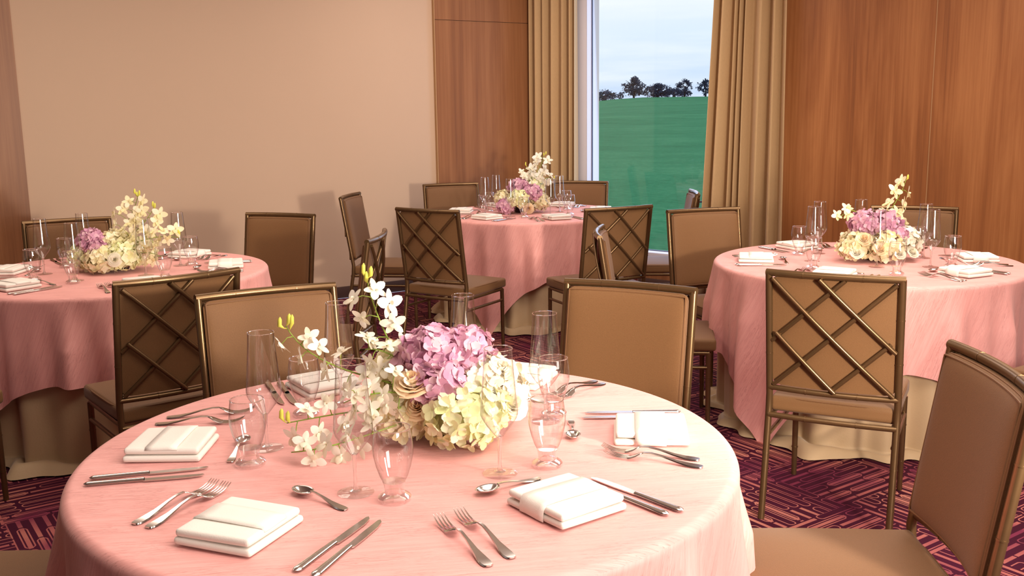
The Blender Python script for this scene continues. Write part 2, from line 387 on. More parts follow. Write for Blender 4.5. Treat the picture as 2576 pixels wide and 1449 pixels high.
def add_tree(name, label, cx, cy, w, h, seed, n, dens=1.0, trunk=True):
    rnd = random.Random(seed); z0 = hz(cx, cy)
    t = thing(name, label, 'tree', (cx, cy, z0 - 0.1), 0, None)
    mb = MB()
    blobs = []
    for i in range(n):
        a = rnd.uniform(0, 2 * PI); q = rnd.random() ** 0.5; zz = rnd.random()
        rr = w / 2 * math.sqrt(max(0.05, 1 - (2 * abs(zz - 0.42)) ** 2)) * q
        blobs.append((rr * math.cos(a), rr * math.sin(a) * 0.7, h * (0.16 + 0.80 * zz), rnd.uniform(0.5, 1.0) * w * 0.10 * dens + 0.12))
    for bx, by, bz, br in blobs:
        for j in range(16):
            d = Vector((rnd.gauss(0, 1), rnd.gauss(0, 1), rnd.gauss(0, 1))).normalized() * br * rnd.uniform(0.4, 1.15)
            c = Vector((bx, by, bz)) + d; s = rnd.uniform(0.18, 0.42) * (0.5 + dens * 0.4); e1 = Vector((rnd.gauss(0, 1), rnd.gauss(0, 1), rnd.gauss(0, 1))).normalized(); e2 = e1.orthogonal().normalized()
            mb.add([c + e1 * s, c + e2 * s * 0.7, c - e1 * s, c - e2 * s * 0.7], [(0, 1, 2, 3)])
    mb.build('crown', M['tree'], t, 0)
    tk = MB(); tk.tube([(0, 0, 0), (0.1, 0, h * 0.3), (-0.05, 0, h * 0.6)], [w * 0.05, w * 0.035, w * 0.02], 7)
    for i in range(5):
        a = rnd.uniform(0, 2 * PI); tk.tube([(0, 0, h * (0.2 + 0.08 * i)), (w * 0.2 * math.cos(a), w * 0.2 * math.sin(a), h * (0.4 + 0.09 * i)), (w * 0.36 * math.cos(a), w * 0.3 * math.sin(a), h * (0.52 + 0.09 * i))], [w * 0.022, w * 0.015, w * 0.006], 6)
    tk.build('trunk', M['bark'], t)
    return t
add_tree('leafy_tree', 'tallest dark rounded tree on the ridge beyond the field', 37.3, 302, 6.8, 5.9, 1, 95, 1.15)
add_tree('thin_tree', 'loose dark tree on the ridge right of the broad low bush', 52.5, 302, 5.6, 5.3, 2, 48, 0.85)
add_tree('thin_tree', 'loose dark tree on the ridge closest to the right curtain', 58.8, 302, 6.0, 5.1, 3, 52, 0.9)
add_tree('dense_bush', 'broad dark low bush beside the tallest tree on the ridge', 44.6, 303, 9.0, 3.6, 4, 110, 1.0)
add_tree('low_bush', 'thin low dark bush at the left end of the ridge', 28.6, 302, 11.5, 2.6, 5, 90, 0.75)
add_tree('low_bush', 'low dark hedge bush between the two loose trees on the ridge', 50.5, 309, 11, 2.3, 6, 60, 0.8)

# ------------------------------------------------------------------ chair
BOW, PX = 0.024, 0.222
def lean(z): return -0.073 * max(0.0, (z - 0.46) / 0.46) if z > 0.46 else 0.0
def bk(u, z, off=0.0):
    return (u * PX, lean(z) - BOW * (1 - u * u) + off, z)
def rings(mb, pts, r=0.0145):
    for p, d in pts: 
        d = Vector(d).normalized(); p = Vector(p); mb.tube([p - d * 0.002, p + d * 0.002], r, 12)
def make_chair(label):
    t = thing('banquet_chair', label, 'chair', (0, 0, 0), 0, None)
    # rear posts = rear legs
    for s in (-1, 1):
        pth = [(s * PX * 1.0, -0.078, 0), (s * PX, -0.035, 0.22), (s * PX, -0.004, 0.40), (s * PX, 0, 0.46)] + [(s * PX, lean(z), z) for z in (0.55, 0.7, 0.85, 0.9225)]
        mb = MB().tube(pth, [0.0125] * 6 + [0.0128] * 2, 12)
        rings(mb, [((s * PX, -0.058, 0.10), (0, 0.2, 1)), ((s * PX, -0.031, 0.24), (0, 0.2, 1)), ((s * PX, lean(.62), .62), (0, -.16, 1)), ((s * PX, lean(.78), .78), (0, -.16, 1))], 0.0135)
        mb.build('leg', M['bronze'], t)
    for s in (-1, 1):
        mb = MB().tube([(s * 0.205, 0.432, 0), (s * 0.205, 0.430, 0.2), (s * 0.205, 0.428, 0.385)], [0.0105, 0.012, 0.0125], 12)
        rings(mb, [((s * 0.205, 0.43, 0.12), (0, 0, 1)), ((s * 0.205, 0.43, 0.27), (0, 0, 1))], 0.0135)
        mb.build('leg', M['bronze'], t)
        mb = MB().tube([(s * 0.215, -0.02, 0.315), (s * 0.208, 0.43, 0.315)], 0.0085, 10); mb.build('stretcher', M['bronze'], t)
    # frame rails
    N = 12; U = [-1 + 2 * i / N for i in range(N + 1)]
    mb = MB().tube([bk(u * 1.04, 0.9225) for u in U], 0.0130, 12); rings(mb, [(bk(0.45, .9225), (1, 0, 0)), (bk(-.45, .9225), (1, 0, 0))], 0.0138); mb.build('top_rail', M['bronze'], t)
    mb = MB().tube([bk(u, 0.487, -0.003) for u in U], 0.0105, 12); rings(mb, [(bk(0.4, .487, -.003), (1, 0, 0)), (bk(-.4, .487, -.003), (1, 0, 0))], 0.0118)
    mb.build('back_rail', M['bronze'], t)
    mb = MB().tube([(u * PX, -0.012 - 0.012 * (1 - u * u), 0.383) for u in U], 0.0105, 12); rings(mb, [((.4 * PX, -0.022, .383), (1, 0, 0)), ((-.4 * PX, -0.022, .383), (1, 0, 0))], 0.0118)
    mb.build('back_rail', M['bronze'], t)
    # seat frame
    mb = MB(); mb.tube([(-0.212, 0.0, 0.383), (-0.205, 0.428, 0.383), (0.205, 0.428, 0.383), (0.212, 0.0, 0.383)], 0.0095, 10); mb.build('seat_frame', M['bronze'], t)
    # seat cushion : boxed, slightly domed top
    def seatfn(cx, cy, z):
        return (cx, cy, z)
    mb = MB(); mb.rbox(-0.219, 0.0, 0.393, 0.219, 0.464, 0.452, 0.016, 4)
    bm = bmesh.new(); me = mb.mesh('tmp', M['fabric'], 0); bm.from_mesh(me); bpy.data.meshes.remove(me)
    bmesh.ops.subdivide_edges(bm, edges=bm.edges[:], cuts=3, use_grid_fill=True)
    mb = MB(); bm.verts.index_update(); vv = []
    for p in bm.verts:
        x, y, z = p.co; k = max(0, 1 - (x / 0.22) ** 2) * max(0, 1 - ((y - 0.232) / 0.235) ** 2)
        if z > 0.42: z += 0.010 * k
        vv.append((x, y, z))
    mb.add(vv, [[q.index for q in f.verts] for f in bm.faces]); bm.free()
    seat = mb.build('seat', M['fabric'], t, 50)
    loop = []
    for i in range(40):
        a = 2 * PI * i / 40; ca, sa = math.cos(a), math.sin(a); e = 5
        q = (abs(ca) ** e + abs(sa) ** e) ** (-1 / e)
        loop.append((0.2175 * q * ca, 0.232 + 0.2300 * q * sa, 0.446))
    MB().tube(loop, 0.0028, 6, closed=True).build('piping', M['piping'], seat)
    # backrest cushion, upholstered on both faces
    def bshape(u, z, off): return bk(u, z, off)
    nu, nz = 22, 22; zb, zt = 0.500, 0.911
    mb = MB(); um = 0.948
    def edge(a): return max(0.0, 1 - abs(a) ** 8)
    def rr(u, v):   # rounded corners : pull corners in
        k = max(0, abs(u) - 0.86) / 0.14; l = max(0, abs(v) - 0.88) / 0.12
        if k > 0 and l > 0:
            d = math.hypot(k, l)
            if d > 1: k, l = k / d, l / d; u = math.copysign(0.86 + 0.14 * k, u); v = math.copysign(0.88 + 0.12 * l, v)
        return u, v
    def front(a, b):
        u, v = rr(math.sin(PI / 2 * (2 * a - 1)), math.sin(PI / 2 * (2 * b - 1))); puff = 0.018 + 0.016 * (edge(u) * edge(v)) ** 0.5 + 0.006 * (1 - u * u) * (1 - v * v)
        return bshape(u * um, zb + (zt - zb) * (v + 1) / 2, puff)
    def rear(a, b):
        u, v = rr(math.sin(PI / 2 * (1 - 2 * a)), math.sin(PI / 2 * (2 * b - 1))); return bshape(u * um, zb + (zt - zb) * (v + 1) / 2, 0.004)
    mb.grid(front, nu, nz); mb.grid(rear, nu, nz)
    # side skin joining both faces
    per = [(i / nu, 0) for i in range(nu)] + [(1, j / nz) for j in range(nz)] + [(1 - i / nu, 1) for i in range(nu)] + [(0, 1 - j / nz) for j in range(nz)]
    o0 = len(mb.v); n = len(per)
    A = [front(a, b) for a, b in per]; B = [rear(1 - a, b) for a, b in per]
    mb.add(A + B, [(i, i + n, (i + 1) % n + n, (i + 1) % n) for i in range(n)])
    back = mb.build('backrest', M['fabric'], t, 55)
    def rim(u, v, off):
        u, v = rr(u, v); return bshape(u * um, zb + (zt - zb) * (v + 1) / 2, off)
    for sc_, off in ((0.997, 0.0185), (0.965, 0.0255)):
        lp = []
        for i in range(n):
            a, b = per[i]; lp.append(rim(math.sin(PI / 2 * (2 * a - 1)) * sc_, math.sin(PI / 2 * (2 * b - 1)) * sc_, off))
        MB().tube(lp, 0.0026, 6, closed=True).build('piping', M['piping'], back)
    # lattice : three bars one way, three the other
    z0, z1 = 0.495, 0.912
    def P(a, b, off): return bk(-0.95 + 1.9 * a, z1 + (z0 - z1) * b, off)
    for (a0, b0, a1, b1, off) in ((0.01, 0.02, 0.99, 0.99, -0.0145), (0.40, 0, 1.0, 0.60, -0.0145), (0.04, 0.50, 0.53, 0.995, -0.0145),
                                  (0.99, 0.02, 0.01, 0.99, -0.004), (0.60, 0, 0.0, 0.58, -0.004), (0.96, 0.53, 0.49, 0.995, -0.004)):
        pts = [P(a0 + (a1 - a0) * i / 8, b0 + (b1 - b0) * i / 8, off) for i in range(9)]
        MB().tube(pts, 0.0078, 10).build('lattice_bar', M['bronze'], t)
    return t

def place(x, y, fx, fy):   # facing vector -> rotation
    return (x, y, 0), math.atan2(fy, fx) - PI / 2
CH = [  # origin of the back edge of the seat comes from the middle of the top rail plus the lean
 ('brown upholstered chair behind the nearest table, left of its flowers', (-0.805, 3.205), (0.454, -0.891)),
 ('brown upholstered chair behind the nearest table, right of its flowers', (0.385, 3.215), (-0.469, -0.883)),
 ('large brown chair pulled up to the right side of the nearest table', (1.055, 2.117), (-0.997, 0.06)),
 ('brown chair at the left side of the nearest table, only its seat showing', (-1.46, 2.07), (1.0, 0.0)),
 ('dark lattice-backed chair in front of the table by the beige wall', (-1.205, 3.53), (-0.629, 0.777)),
 ('brown chair against the beige wall, behind right of its table', (-1.34, 5.73), (-0.342, -0.94)),
 ('brown chair behind the flowers of the table by the beige wall', (-2.51, 5.58), (0.454, -0.891)),
 ('brown chair cut off by the left picture edge, one front leg showing', None, (0.44, 0.90)),
 ('brown chair seen side-on, left of the far table, against the beige wall', (-1.14, 7.03), (0.99, -0.14)),
 ('brown chair behind the far table, in front of the wood corner panel', (-0.482, 8.00), (0.342, -0.94)),
 ('brown chair behind the far table, in front of the window frame', (0.565, 8.06), (-0.26, -0.966)),
 ('brown chair seen edge-on against the green field in the window', (1.27, 6.88), (-0.995, 0.08)),
 ('brown chair at the wood wall table, standing before the right curtain', (1.105, 5.665), (0.292, -0.956)),
 ('brown chair seen edge-on left of the wood wall table, seat under its cloth', (0.43, 4.71), (0.985, -0.12)),
 ('brown chair between the reddish wood wall and its table', (2.295, 5.62), (-0.407, -0.914)),
 ('brown chair cut off by the right picture edge, seat corner at the pink cloth', None, (-0.54, 0.84)),
 ('lattice-backed chair seen nearly edge-on, left of the far table, facing left', (-0.64, 4.67), (-1.0, 0.05)),
 ('lattice-backed chair before the far table, left of its cream underskirt', (-0.50, 5.89), (0.52, 0.854)),
 ('lattice-backed chair before the far table, in front of the window', (0.64, 5.855), (-0.42, 0.906)),
 ('large lattice-backed chair in front of the wood wall table', (1.11, 3.36), (0.456, 0.89)),
]
chair0 = make_chair(CH[0][0]); ktree = tree(chair0)
for i, (lab, mid, f) in enumerate(CH):
    l = math.hypot(*f); f = (f[0] / l, f[1] / l)
    if i == 7: x, y = -2.40, 3.44
    elif i == 15: x, y = 2.43, 3.59
    else: x, y = mid[0] + 0.073 * f[0], mid[1] + 0.073 * f[1]
    loc, rz = place(x, y, *f)
    if i == 0: chair0.location = loc; chair0.rotation_euler = (0, 0, rz); chair0['group'] = 'banquet chairs around the tables'
    else: dup(chair0, lab, loc, rz, 'banquet chairs around the tables', ktree)

# ------------------------------------------------------------------ tables and cloths
TR, TZ = 0.70, 0.76
def make_table(label, cx, cy):
    t = thing('round_table', label, 'table', (cx, cy, 0), 0, 'round tables under the cloths')
    MB().lathe([(0, 0.725), (TR - 0.03, 0.725), (TR - 0.022, 0.735), (TR - 0.022, 0.748), (TR - 0.03, 0.753), (0, 0.753)], 64).build('tabletop', M['table'], t)
    MB().tube([(0, 0, 0.05), (0, 0, 0.725)], 0.045, 16).build('pole', M['bronze'], t)
    for i in range(4):
        a = PI / 4 + i * PI / 2; MB().tube([(0, 0, 0.07), (0.2 * math.cos(a), 0.2 * math.sin(a), 0.06), (0.38 * math.cos(a), 0.38 * math.sin(a), 0.018)], [0.022, 0.02, 0.016], 8).build('foot', M['bronze'], t)
    return t
def underskirt(label, cx, cy, seed):
    rnd = random.Random(seed); p = [rnd.uniform(0, 2 * PI) for _ in range(6)]
    m = MB(); nth = 280
    prof = [(0.0, 0), (TR - 0.02, 0)] 
    def fold(a): return 0.5 * math.sin(17 * a + p[0] + 1.2 * math.sin(3 * a + p[1])) + 0.3 * math.sin(27 * a + p[2]) + 0.2 * math.sin(7 * a + p[3])
    def fn(u, v):
        a = 2 * PI * u
        if v < 0.15: r = (TR - 0.012) * v / 0.15; z = 0.7555
        else:
            t = (v - 0.15) / 0.85
            if t < 0.05: q = t / 0.05; r = TR - 0.012 + 0.006 * q; z = 0.7555 - 0.012 * q
            elif t < 0.86:
                q = (t - 0.05) / 0.81; r = TR - 0.006 + (0.048 * fold(a) - 0.03) * min(1, q * 1.6) * (0.4 + 0.6 * q); z = 0.7435 - 0.722 * q
            else:   # puddle on the carpet
                q = (t - 0.86) / 0.14; w = 0.5 + 0.5 * math.sin(7 * a + p[4]) * math.sin(3 * a + p[5])
                r = TR - 0.006 + 0.048 * fold(a) - 0.03 + q * (0.02 + 0.11 * w); z = 0.0215 - 0.014 * q + 0.045 * w * math.sin(PI * q)
        return (r * math.cos(a), r * math.sin(a), z)
    m.grid(fn, nth, 44, True)
    o = m.build('underskirt', M['cream'], None, 0); o.location = (cx, cy, 0)
    return tag(o, label, 'tablecloth', 'cream floor-length tablecloths')
def overlay(label, cx, cy, phi, seed, s=1.09):
    rnd = random.Random(seed); p = [rnd.uniform(0, 2 * PI) for _ in range(8)]
    m = MB(); nth, nr = 360, 56; uv = []; uvl = []
    rc = 0.022
    def fold(a):
        b = 0.5 * math.sin(19 * a + p[0] + 1.3 * math.sin(4 * a + p[1])) + 0.32 * math.sin(31 * a + p[2] + math.sin(3 * a + p[6])) + 0.28 * math.sin(9 * a + p[3]); return b + 0.35 * b * abs(b)
    vs = []
    for j in range(nr + 1):
        for i in range(nth):
            a = 2 * PI * i / nth; ar = a - phi
            L = s / max(abs(math.cos(ar)), abs(math.sin(ar)))
            L = min(L, s * 1.41)
            L += 0.05 * max(0, L / s - 1.15)
            Lt = TR + rc * (PI / 2 - 1)
            if j <= 14: l = (TR) * j / 14
            elif j <= 20: l = TR + (rc * PI / 2) * (j - 14) / 6
            else: l = TR + rc * PI / 2 + (L - TR - rc * PI / 2) * ((j - 20) / (nr - 20)) 
            cor = max(0.0, (L - s) / (0.40 * s))
            if l <= TR: r, z = l, TZ
            elif l <= TR + rc * PI / 2 + 1e-9:
                q = (l - TR) / rc; r, z = TR + rc * math.sin(q), TZ - rc * (1 - math.cos(q))
            else:
                d = l - TR - rc * PI / 2; k = min(1, d / 0.20)
                am = (0.024 + 0.022 * min(1, d / 0.4) + 0.004 * cor) * k ** 0.9
                r = TR + rc + am * (0.85 * fold(a) + 0.42) 
                r = max(r, TR + 0.019)
                z = TZ - rc - d * 0.985
            z += (0.0012 * mnoise.noise((l * math.cos(a) * 5 + seed, l * math.sin(a) * 5, seed))) if l < TR - 0.02 else 0
            z = min(z, TZ) if l <= TR else z
            vs.append((r * math.cos(a), r * math.sin(a), z)); uv.append((l * math.cos(ar), l * math.sin(ar))); uvl.append(l)
    fs = [(j * nth + i, j * nth + (i + 1) % nth, (j + 1) * nth + (i + 1) % nth, (j + 1) * nth + i) for j in range(nr) for i in range(nth)]
    m.add(vs, fs)
    def uvf(fi, vi):
        j, i = divmod(fi, nth)
        if j < 18: return uv[vi]
        jj = vi // nth; ii = vi % nth
        if ii == 0 and i == nth - 1: ii = nth
        a = 2 * PI * ii / nth; return (0.35 * TR * a + (len(vs) and uvl[vi]), TR * a + 0.35 * uvl[vi])
    m.uv = uvf
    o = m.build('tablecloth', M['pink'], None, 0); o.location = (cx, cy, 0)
    return tag(o, label, 'tablecloth', 'pink crinkled table overlays')
TAB = {'F': (-0.2327, 2.1275), 'R': (1.7128, 4.7318), 'L': (-1.922, 4.7384), 'B': (0.1447, 7.3068)}
TN = {'F': 'the nearest table', 'R': 'the wood wall table', 'L': 'the beige wall table', 'B': 'the far table'}
PHI = {'F': R(8), 'R': R(-8), 'L': R(4), 'B': R(20)}
for i, k in enumerate('FRLB'):
    x, y = TAB[k]
    make_table('round table hidden under pink and cream cloths, ' + TN[k], x, y)
    underskirt('cream floor-length cloth showing below the pink overlay of ' + TN[k], x, y, 20 + i)
    overlay('pink crinkled cloth draped over ' + TN[k], x, y, PHI[k], 40 + i)

# ------------------------------------------------------------------ tableware prototypes
def make_flute(label):
    t = thing('champagne_flute', label, 'glass')
    MB().lathe([(0.0285, 0.265), (0.0300, 0.235), (0.0345, 0.180), (0.0385, 0.138), (0.0388, 0.128), (0.036, 0.120), (0.0265, 0.104), (0.014, 0.088), (0.0062, 0.078)], 32).build('bowl', M['glass'], t)
    MB().tube([(0.0290 * math.cos(2 * PI * i / 32), 0.0290 * math.sin(2 * PI * i / 32), 0.265) for i in range(32)], 0.0010, 6, closed=True).build('rim', M['thick_glass'], t)
    MB().lathe([(0, 0.084), (0.0065, 0.080), (0.0050, 0.068), (0.0036, 0.045), (0.0038, 0.018), (0.0062, 0.008), (0.012, 0.0055), (0, 0.0045)], 20).build('stem', M['thick_glass'], t)
    MB().lathe([(0.0, 0.0042), (0.018, 0.0040), (0.034, 0.0020), (0.0365, 0.0010), (0.0355, 0.0002), (0, 0.0001)], 36).build('foot', M['foot_glass'], t)
    return t
def make_goblet(label):
    t = thing('water_goblet', label, 'glass')
    MB().lathe([(0.0345, 0.145), (0.0372, 0.128), (0.0392, 0.108), (0.0385, 0.092), (0.034, 0.070), (0.0275, 0.050), (0.022, 0.0385)], 36).build('bowl', M['glass'], t)
    MB().tube([(0.0345 * math.cos(2 * PI * i / 36), 0.0345 * math.sin(2 * PI * i / 36), 0.145) for i in range(36)], 0.0013, 6, closed=True).build('rim', M['thick_glass'], t)
    MB().lathe([(0, 0.040), (0.0225, 0.0385), (0.0205, 0.031), (0.0190, 0.022), (0.0205, 0.0165), (0.029, 0.012), (0.0325, 0.008), (0.0325, 0.0025), (0.030, 0.0004), (0, 0.0003)], 32).build('base', M['thick_glass'], t)
    return t
def make_knife(label):     # local +x points to the tip, lies on z=0
    t = thing('table_knife', label, 'knife')
    def hand(u, v):
        w = 0.0062 + 0.0030 * (1 - u) ** 1.2; w *= min(1, (u * 14) ** 0.5 if u < 0.07 else 1); a = 2 * PI * v
        return (-0.122 + 0.118 * u, w * math.cos(a), 0.0042 + 0.0038 * math.sin(a) * min(1, (u * 14) ** 0.5 if u < 0.07 else 1))
    m = MB(); m.grid(lambda a, b: hand(b, a), 14, 22, True); m.build('handle', M['steel'], t)
    out = [(0, -0.006), (0.004, -0.0085), (0.04, -0.0095), (0.09, -0.0085), (0.112, -0.004), (0.120, 0.0025), (0.116, 0.0058), (0.06, 0.0070), (0, 0.006)]
    n = len(out); m = MB(); m.add([(x - 0.006, y, 0.0022) for x, y in out] + [(x - 0.006, y, 0.0042) for x, y in out], [list(range(n))[::-1], list(range(n, 2 * n))] + [(i, (i + 1) % n, (i + 1) % n + n, i + n) for i in range(n)])
    m.build('blade', M['steel'], t, 20)
    return t
def strip(path, thick=0.0018):   # path of (x, z, halfwidth) -> thin curved plate
    vs = []; fs = []
    for x, z, w in path: vs += [(x, -w, z), (x, w, z), (x, w * 0.86, z + thick), (x, -w * 0.86, z + thick)]
    for i in range(len(path) - 1):
        for k in range(4): fs.append((4 * i + k, 4 * i + (k + 1) % 4, 4 * i + 4 + (k + 1) % 4, 4 * i + 4 + k))
    fs += [(3, 2, 1, 0), tuple(4 * (len(path) - 1) + k for k in range(4))]
    return vs, fs
HANDLE = [(-0.105, 0.0012, 0.004), (-0.102, 0.001, 0.0085), (-0.092, 0.001, 0.0108), (-0.075, 0.002, 0.0100), (-0.050, 0.006, 0.0062), (-0.020, 0.013, 0.0036), (0.005, 0.017, 0.0030), (0.022, 0.0165, 0.0034)]
def make_fork(label):
    t = thing('dinner_fork', label, 'fork')
    v, f = strip(HANDLE, 0.0026); MB().add(v, f).build('handle', M['steel'], t, 60)
    m = MB(); v, f = strip([(0.022, 0.0165, 0.0034), (0.030, 0.0135, 0.0085), (0.038, 0.009, 0.0122), (0.050, 0.004, 0.0128), (0.056, 0.0028, 0.0126)], 0.0018); m.add(v, f)
    for y in (-0.0105, -0.0036, 0.0036, 0.0105):
        pth = [(0.055, 0.0028, 0.0019), (0.068, 0.0020, 0.0018), (0.084, 0.0040, 0.0016), (0.098, 0.0085, 0.0012), (0.108, 0.0135, 0.0005)]
        v, f = strip(pth, 0.0016); m.add([(a, b + y * (1 - 0.9 * max(0, a - 0.055)), c) for a, b, c in v], f)
    m.build('tines', M['steel'], t, 60)
    return t
def make_spoon(label):
    t = thing('dessert_spoon', label, 'spoon')
    H = [(x * 0.82 - 0.004, z * 0.75, w * 0.85) for x, z, w in HANDLE]
    v, f = strip(H, 0.0022); MB().add(v, f).build('handle', M['steel'], t, 60)
    def bowl(u, v):
        a = 2 * PI * u; ex = 0.026 * v; ey = 0.0165 * v
        x = 0.038 + ex * math.cos(a); y = ey * math.sin(a) * (1 - 0.10 * math.cos(a)); z = 0.0015 + 0.0105 * v ** 2.2 + 0.002 * (1 - math.cos(a)) * v * 0.0
        return (x, y, z)
    m = MB(); m.grid(bowl, 28, 8, True)
    o = m.build('bowl', M['steel'], t, 0); s = o.modifiers.new('thick', 'SOLIDIFY'); s.thickness = 0.0014; s.offset = 1
    return t
def make_napkin(label):
    t = thing('folded_napkin', label, 'napkin')
    lx, ly = 0.084, 0.080     # half sizes
    m = MB(); rnd = random.Random(5)
    def layer(z0, z1, x0, x1, y0, y1, tilt=0):
        mm = MB(); mm.rbox(x0, y0, z0, x1, y1, z1, min(0.0075, (z1 - z0) * 0.48), 4)
        mm.v = [(x, y, z + tilt * (x - x0) + 0.0016 * math.sin(26 * x + 9 * y + z0 * 300) + 0.0012 * math.sin(41 * y + z0 * 500)) for x, y, z in mm.v]
        m.add(mm.v, mm.f)
    layer(0.0014, 0.0165, -lx, lx, -ly, ly)
    layer(0.0165, 0.0325, -lx + 0.004, lx - 0.003, -ly + 0.002, ly - 0.004)
    o = m.build('fold', M['napkin'], t, 60)
    sb = o.modifiers.new('soft', 'SUBSURF'); sb.levels = 1; sb.render_levels = 1
    # band of linen folded round the middle
    pts = [(-ly - 0.0005, 0.003), (-ly - 0.001, 0.014), (-ly + 0.001, 0.024), (-ly + 0.007, 0.0326), (-ly + 0.03, 0.0334), (0.0, 0.0336), (ly - 0.03, 0.0334), (ly - 0.010, 0.0326), (ly - 0.004, 0.027)]
    bm = MB()
    for side in (0, 1):
        pass
    vs = []; fs = []
    for y, z in pts:
        for i, x in enumerate((-0.036, -0.018, 0.0, 0.017, 0.033)): vs.append((x + 0.10 * (y) * 0.15, y, z + 0.0006 * math.sin(90 * x + 40 * y)))
    for j in range(len(pts) - 1):
        for i in range(4): fs.append((j * 5 + i, j * 5 + i + 1, (j + 1) * 5 + i + 1, (j + 1) * 5 + i))
    bm.add(vs, fs); b = bm.build('fold_band', M['napkin'], t, 60); s = b.modifiers.new('thick', 'SOLIDIFY'); s.thickness = 0.0014; s.offset = 1
    return t
PROTO = {}
MAKE = {'flute': make_flute, 'goblet': make_goblet, 'knife': make_knife, 'fork': make_fork, 'spoon': make_spoon, 'napkin': make_napkin}
GRP = {'flute': 'champagne flutes on the tables', 'goblet': 'water goblets on the tables', 'knife': 'table knives at the place settings', 'fork': 'dinner forks at the place settings', 'spoon': 'dessert spoons at the place settings', 'napkin': 'folded white napkins on the tables'}
def put(kind, label, x, y, rz=0.0, dz=0.0):
    loc = (x, y, TZ + 0.0008 + dz)
    if kind not in PROTO:
        o = MAKE[kind](label); o.location = loc; o.rotation_euler = (0, 0, rz); o['group'] = GRP[kind]; PROTO[kind] = (o, tree(o)); return o
    src, kd = PROTO[kind]; return dup(src, label, loc, rz, GRP[kind], kd)
def seg(kind, label, h, tp, dz=0.0):   # handle end -> tip (measured on the table)
    d = (tp[0] - h[0], tp[1] - h[1]); a = math.atan2(d[1], d[0]); n = math.hypot(*d)
    off = {'knife': 0.122, 'fork': 0.105, 'spoon': 0.090}[kind]
    mid = ((h[0] + tp[0]) / 2, (h[1] + tp[1]) / 2)
    c = {'knife': 0.003, 'fork': -0.002, 'spoon': 0.013}[kind]
    return put(kind, label, mid[0] - c * math.cos(a), mid[1] - c * math.sin(a), a, dz)

# ---- nearest table, each piece where it lies
SN = {0: 'left', 1: 'front-left', 2: 'front-right', 3: 'right', 4: 'back-right', 5: 'back-left'}
NF = 'place of the nearest table'
for i, (x, y, a) in enumerate([(-0.762, 2.112, 181), (-0.490, 1.662, 249), (0.096, 1.760, -53), (0.313, 2.172, -6), (0.021, 2.655, 66), (-0.514, 2.601, 125)]):
    put('napkin', f'white folded napkin at the {SN[i]} {NF}', x, y, R(a))
FK = [((-0.857, 2.353), (-0.657, 2.397)), ((-0.863, 2.302), (-0.666, 2.310)), ((-0.705, 1.690), (-0.598, 1.905)), ((-0.679, 1.662), (-0.565, 1.900)),
      ((-0.035, 1.500), (-0.145, 1.715)), ((0.005, 1.525), (-0.112, 1.745)), ((0.405, 1.998), (0.188, 2.078)), ((0.398, 1.955), (0.195, 2.040)),
      ((0.247, 2.61), (0.110, 2.46)), ((0.228, 2.636), (0.085, 2.49)), ((-0.375, 2.74), (-0.305, 2.54)), ((-0.34, 2.75), (-0.272, 2.55))]
for i, (h, t) in enumerate(FK): seg('fork', f"{'outer' if i % 2 == 0 else 'inner'} silver fork at the {SN[i // 2]} {NF}", h, t)
KN = [((-0.875, 1.938), (-0.634, 1.996)), ((-0.868, 1.905), (-0.634, 1.951)), ((-0.360, 1.504), (-0.262, 1.732)), ((-0.325, 1.487), (-0.240, 1.715)),
      ((0.310, 1.727), (0.148, 1.914)), ((0.282, 1.709), (0.118, 1.902)), ((0.406, 2.338), (0.165, 2.341)), ((0.400, 2.305), (0.150, 2.301)),
      ((0.06, 2.72), (-0.045, 2.50)), ((0.025, 2.74), (-0.075, 2.52)), ((-0.688, 2.671), (-0.585, 2.43)), ((-0.655, 2.675), (-0.548, 2.42))]
KN[8], KN[9] = ((-0.11, 2.76), (-0.09, 2.52)), ((-0.075, 2.765), (-0.06, 2.52))
for i, (h, t) in enumerate(KN): seg('knife', f"{'outer' if i % 2 == 0 else 'inner'} silver knife at the {SN[i // 2]} {NF}", h, t)
SP = [((-0.612, 2.046), (-0.618, 2.216)), ((-0.330, 1.770), (-0.463, 1.880)), ((0.032, 1.895), (-0.098, 1.806)), ((0.137, 2.265), (0.133, 2.100)), ((0.06, 2.45), (-0.07, 2.52)), ((-0.42, 2.52), (-0.29, 2.46))]
for i, (h, t) in enumerate(SP): seg('spoon', f'small silver spoon above the napkin at the {SN[i]} {NF}', h, t)
FLF = [(-0.553, 2.12), (-0.313, 1.848), (-0.03, 1.942), (0.076, 2.288), (-0.129, 2.539), (-0.443, 2.455)]
GOF = [(-0.563, 2.014), (-0.232, 1.809), (0.069, 1.984), (0.098, 2.335), (-0.19, 2.50), (-0.515, 2.363)]
for i, (x, y) in enumerate(FLF): put('flute', f'tall clear champagne flute at the {SN[i]} {NF}', x, y)
for i, (x, y) in enumerate(GOF): put('goblet', f'short clear footed water goblet at the {SN[i]} {NF}', x, y)

